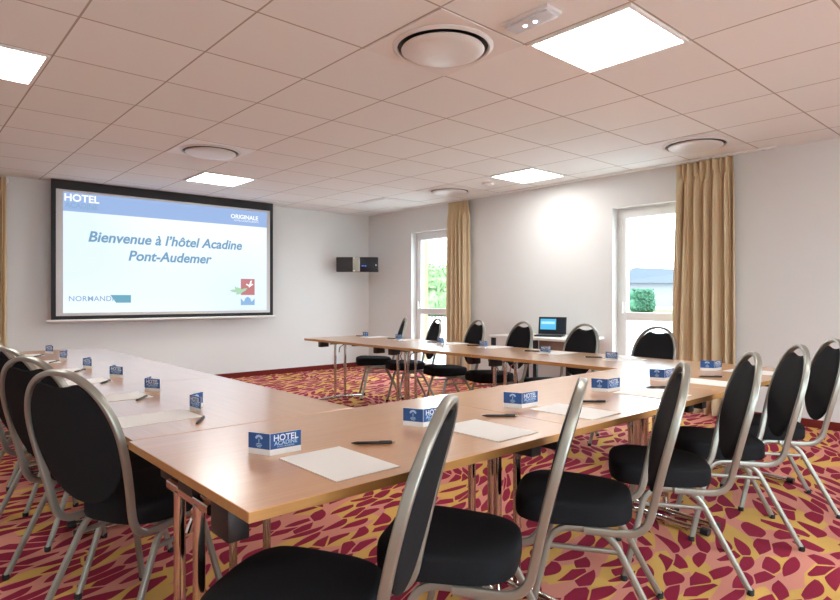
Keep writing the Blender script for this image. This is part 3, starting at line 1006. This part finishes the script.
def build_sign():
    s = empty('hotel_sign')
    H_ = 0.064
    A_, B_, C_ = Vector((-0.032, 0.074, 0)), Vector((0, 0, 0)), Vector((0.102, -0.004, 0))
    bm = bmesh.new(); t = 0.0007
    for p, q in ((A_, B_), (B_, C_)):
        d = (q - p).normalized(); nrm = Vector((d.y, -d.x, 0))
        vs = []
        for z in (0, H_):
            for w in (p + nrm * t, q + nrm * t, q - nrm * t, p - nrm * t): vs.append(bm.verts.new((w.x, w.y, z)))
        for f in ((0, 1, 5, 4), (1, 2, 6, 5), (2, 3, 7, 6), (3, 0, 4, 7), (4, 5, 6, 7), (3, 2, 1, 0)): bm.faces.new([vs[i] for i in f])
    card = make('card', bm, M['card_white'], s)
    for side in (1, -1):
        for p, q, nm in ((A_, B_, 'emblem'), (B_, C_, 'title')):
            d = (q - p).normalized(); nrm = Vector((d.y, -d.x, 0)) * side
            Lp = (q - p).length
            mt = Matrix(((d.x * side, 0, nrm.x, 0), (d.y * side, 0, nrm.y, 0), (0, 1, 0, 0), (0, 0, 0, 1)))
            mid = (p + q) / 2
            base = Matrix.Translation(mid + nrm * 0.0009) @ mt
            bm = bmesh.new(); bm_box(bm, -Lp / 2 + .0004, Lp / 2 - .0004, 0.017, H_ - 0.0002, -0.0001, 0.0002)
            bm.transform(base)
            pn = make('blue_panel', bm, M['card_blue'], s)
            b2 = Matrix.Translation(nrm * 0.0004) @ base
            if nm == 'title':
                text_obj('lettering', 'HOTEL', 0.026, M['card_print'], pn, b2 @ Matrix.Translation((0, 0.0485, 0)), extrude=0.0001, bold=0.0004)
                text_obj('lettering', 'ACADINE', 0.0175, M['card_pale'], pn, b2 @ Matrix.Translation((0, 0.033, 0)), extrude=0.0001, bold=0.0003)
                text_obj('lettering', 'PONT-AUDEMER', 0.0075, M['card_pale'], pn, b2 @ Matrix.Translation((0, 0.0225, 0)), extrude=0.0001)
            else:
                bm = bmesh.new()
                for k in range(5):
                    an = R(90 + (k - 2) * 38)
                    c0 = Vector((0.010 * math.cos(an), 0.048 + 0.007 * math.sin(an), 0))
                    bmesh.ops.create_circle(bm, cap_ends=True, radius=0.0042, segments=10, matrix=Matrix.Translation(c0))
                bm_box(bm, -0.0012, 0.0012, 0.034, 0.047, 0, 0.0001)
                for k, w in enumerate((0.017, 0.021, 0.014)):
                    bm_box(bm, -w / 2 * 1.1, w / 2 * 1.1, 0.0305 - k * 0.0045, 0.0325 - k * 0.0045, 0, 0.0001)
                bm.transform(b2)
                make('tree_emblem', bm, M['card_pale'], pn)
    return s


def build_pen():
    p = empty('ballpoint_pen')
    bm = bmesh.new(); lathe(bm, [(0.0, -0.070), (0.0012, -0.069), (0.0042, -0.056), (0.0048, -0.05), (0.0048, 0.058), (0.0035, 0.062), (0, 0.062)], n=14)
    bmesh.ops.rotate(bm, verts=bm.verts, cent=(0, 0, 0), matrix=Matrix.Rotation(R(90), 3, 'Y'))
    bmesh.ops.translate(bm, verts=bm.verts, vec=(0, 0, 0.0049))
    make('barrel', bm, M['black_plastic'], p, smooth=True)
    bm = bmesh.new(); lathe(bm, [(0, 0.0621), (0.0022, 0.0621), (0.0022, 0.071), (0, 0.072)], n=10)
    bmesh.ops.rotate(bm, verts=bm.verts, cent=(0, 0, 0), matrix=Matrix.Rotation(R(90), 3, 'Y'))
    bmesh.ops.translate(bm, verts=bm.verts, vec=(0, 0, 0.0049))
    make('push_button', bm, M['chrome'], p, smooth=True)
    box('clip', 0.020, 0.060, -0.0014, 0.0014, 0.0098, 0.0112, M['dark_metal'], p, bev=0.0004)
    return p


def build_paper():
    bm = bmesh.new()
    bm_box(bm, -0.105, 0.105, -0.1485, 0.1485, 0.0002, 0.0022)
    o = make('notepaper', bm, M['paper'])
    return o


protos = {'sign': build_sign(), 'pen': build_pen(), 'paper': build_paper()}
first = {'sign': True, 'pen': True, 'paper': True}


def put(kind, u, v, ang, label, cat, group):
    if first[kind]: o = protos[kind]; first[kind] = False
    else: o = copy_tree(protos[kind])
    o.location = (u, v, ZT + 0.0003); o.rotation_euler = (0, 0, R(ang))
    tag(o, label, cat, group)


# near row, seats face +v
near_sign = [(0.850, 1.621), (1.452, 1.612), (2.012, 1.609), (2.674, 1.600), (3.270, 1.603), (3.955, 1.612)]
near_paper = [(0.958, 1.424, 0), (1.585, 1.428, 0), (2.118, 1.420, 0), (2.775, 1.425, 1), (3.392, 1.423, 0), (4.082, 1.420, -2)]
near_pen = [(1.162, 1.530, -38), (1.800, 1.550, -42), (2.355, 1.490, -45), (2.985, 1.505, -42), (3.622, 1.495, -50)]
where = ['nearest the camera on the near row', 'second place of the near row from the camera', 'third place of the near row from the camera',
         'fourth place of the near row from the camera', 'fifth place of the near row from the camera', 'sixth place of the near row, at its right end']
for k in range(6):
    put('sign', *near_sign[k], 0, 'folded blue hotel sign, ' + where[k], 'sign', 'folded hotel signs on the tables')
    put('paper', near_paper[k][0], near_paper[k][1], near_paper[k][2], 'white sheet of notepaper, ' + where[k], 'paper', 'white note sheets on the tables')
    if k < 5:
        put('pen', *near_pen[k], 'black pen, ' + where[k], 'pen', 'black pens on the tables')
# left row, seats face +u
lw = ['nearest the camera on the left row', 'second place of the left row from the camera', 'third place of the left row from the camera',
      'fourth place of the left row from the camera', 'fifth place of the left row from the camera', 'sixth place of the left row, nearest the screen']
l_sign = [(0.948, 2.506, -84), (0.972, 3.168, -62), (0.990, 3.866, -60), (0.985, 4.490, -70), (0.985, 5.200, -72), (1.010, 5.880, -66)]
l_paper = [(0.780, 2.425, -88), (0.790, 3.045, -88), (0.800, 3.735, -88), (0.805, 4.380, -90), (0.800, 5.060, -90), (0.810, 5.720, -90)]
l_pen = [(0.890, 2.248, 56), (0.883, 2.920, 52), (0.908, 3.625, 54), (0.925, 4.290, 50), (0.912, 5.000, 52), (0.915, 5.600, 50)]
for k in range(6):
    put('sign', *l_sign[k], 'folded blue hotel sign, ' + lw[k], 'sign', 'folded hotel signs on the tables')
    put('paper', *l_paper[k], 'white sheet of notepaper, ' + lw[k], 'paper', 'white note sheets on the tables')
    put('pen', *l_pen[k], 'black pen, ' + lw[k], 'pen', 'black pens on the tables')
# far right row, seats face -u
rw = ['beside the right corner of the far right row', 'second place of the far right row, right of the laptop', 'third place of the far right row, in front of the laptop',
      'fourth place of the far right row, left of the laptop', 'fifth place of the far right row, second from its free end', 'last place of the far right row, at its free end']
r_sign = [(4.03, 2.33), (4.11, 2.99), (4.18, 3.75), (4.18, 4.33), (4.22, 5.04), (4.22, 5.65)]
for k, (u, v) in enumerate(r_sign):
    put('sign', u, v, 92, 'folded blue hotel sign, ' + rw[k], 'sign', 'folded hotel signs on the tables')
    put('paper', u + 0.12, v + 0.02, 88, 'white sheet of notepaper, ' + rw[k], 'paper', 'white note sheets on the tables')
    put('pen', u + 0.09, v + 0.26, 128, 'black pen, ' + rw[k], 'pen', 'black pens on the tables')

# ------------------------------------------------------------------ side desk and laptop
r = empty('side_desk', (6.02, 4.75, 0), label='white-topped side desk with a black leg, against the window wall under the laptop', cat='desk')
box('desk_top', -0.36, 0.40, -0.86, 0.30, 0.712, 0.74, M['desk_white'], r, bev=0.003)
for x in (-0.33, 0.33):
    for y in (-0.40, 0.25):
        box('leg', x - 0.02, x + 0.02, y - 0.025, y + 0.025, 0.0, 0.7115, M['dark_metal'], r, bev=0.003)
box('modesty_panel', -0.30, -0.28, -0.83, -0.43, 0.50, 0.7115, M['brown'], r, bev=0.002)
r = empty('laptop', (6.10, 4.42, 0.7405), R(-68), label='small black laptop with a bright blue screen, open on the white side desk', cat='laptop')
box('keyboard_base', -0.165, 0.165, -0.20, 0.02, 0.0, 0.018, M['black_plastic'], r, bev=0.004)
lid = empty('lid', (0, 0.02, 0.018)); lid.parent = r
lid.rotation_euler = (R(-10), 0, 0)
box('lid_shell', -0.172, 0.172, 0.0, 0.009, 0.002, 0.215, M['black_plastic'], lid, bev=0.003)
box('display', -0.158, 0.158, -0.0012, -0.0002, 0.018, 0.203, screen_mat('laptop_dark', (0.006, 0.010, 0.018)), lid)
box('display_window', -0.150, 0.045, -0.0024, -0.0014, 0.058, 0.190, screen_mat('laptop_blue', (0.10, 0.50, 0.80)), lid)
box('display_window', -0.138, 0.03, -0.0034, -0.0026, 0.125, 0.158, screen_mat('laptop_pale', (0.45, 0.80, 0.92)), lid)
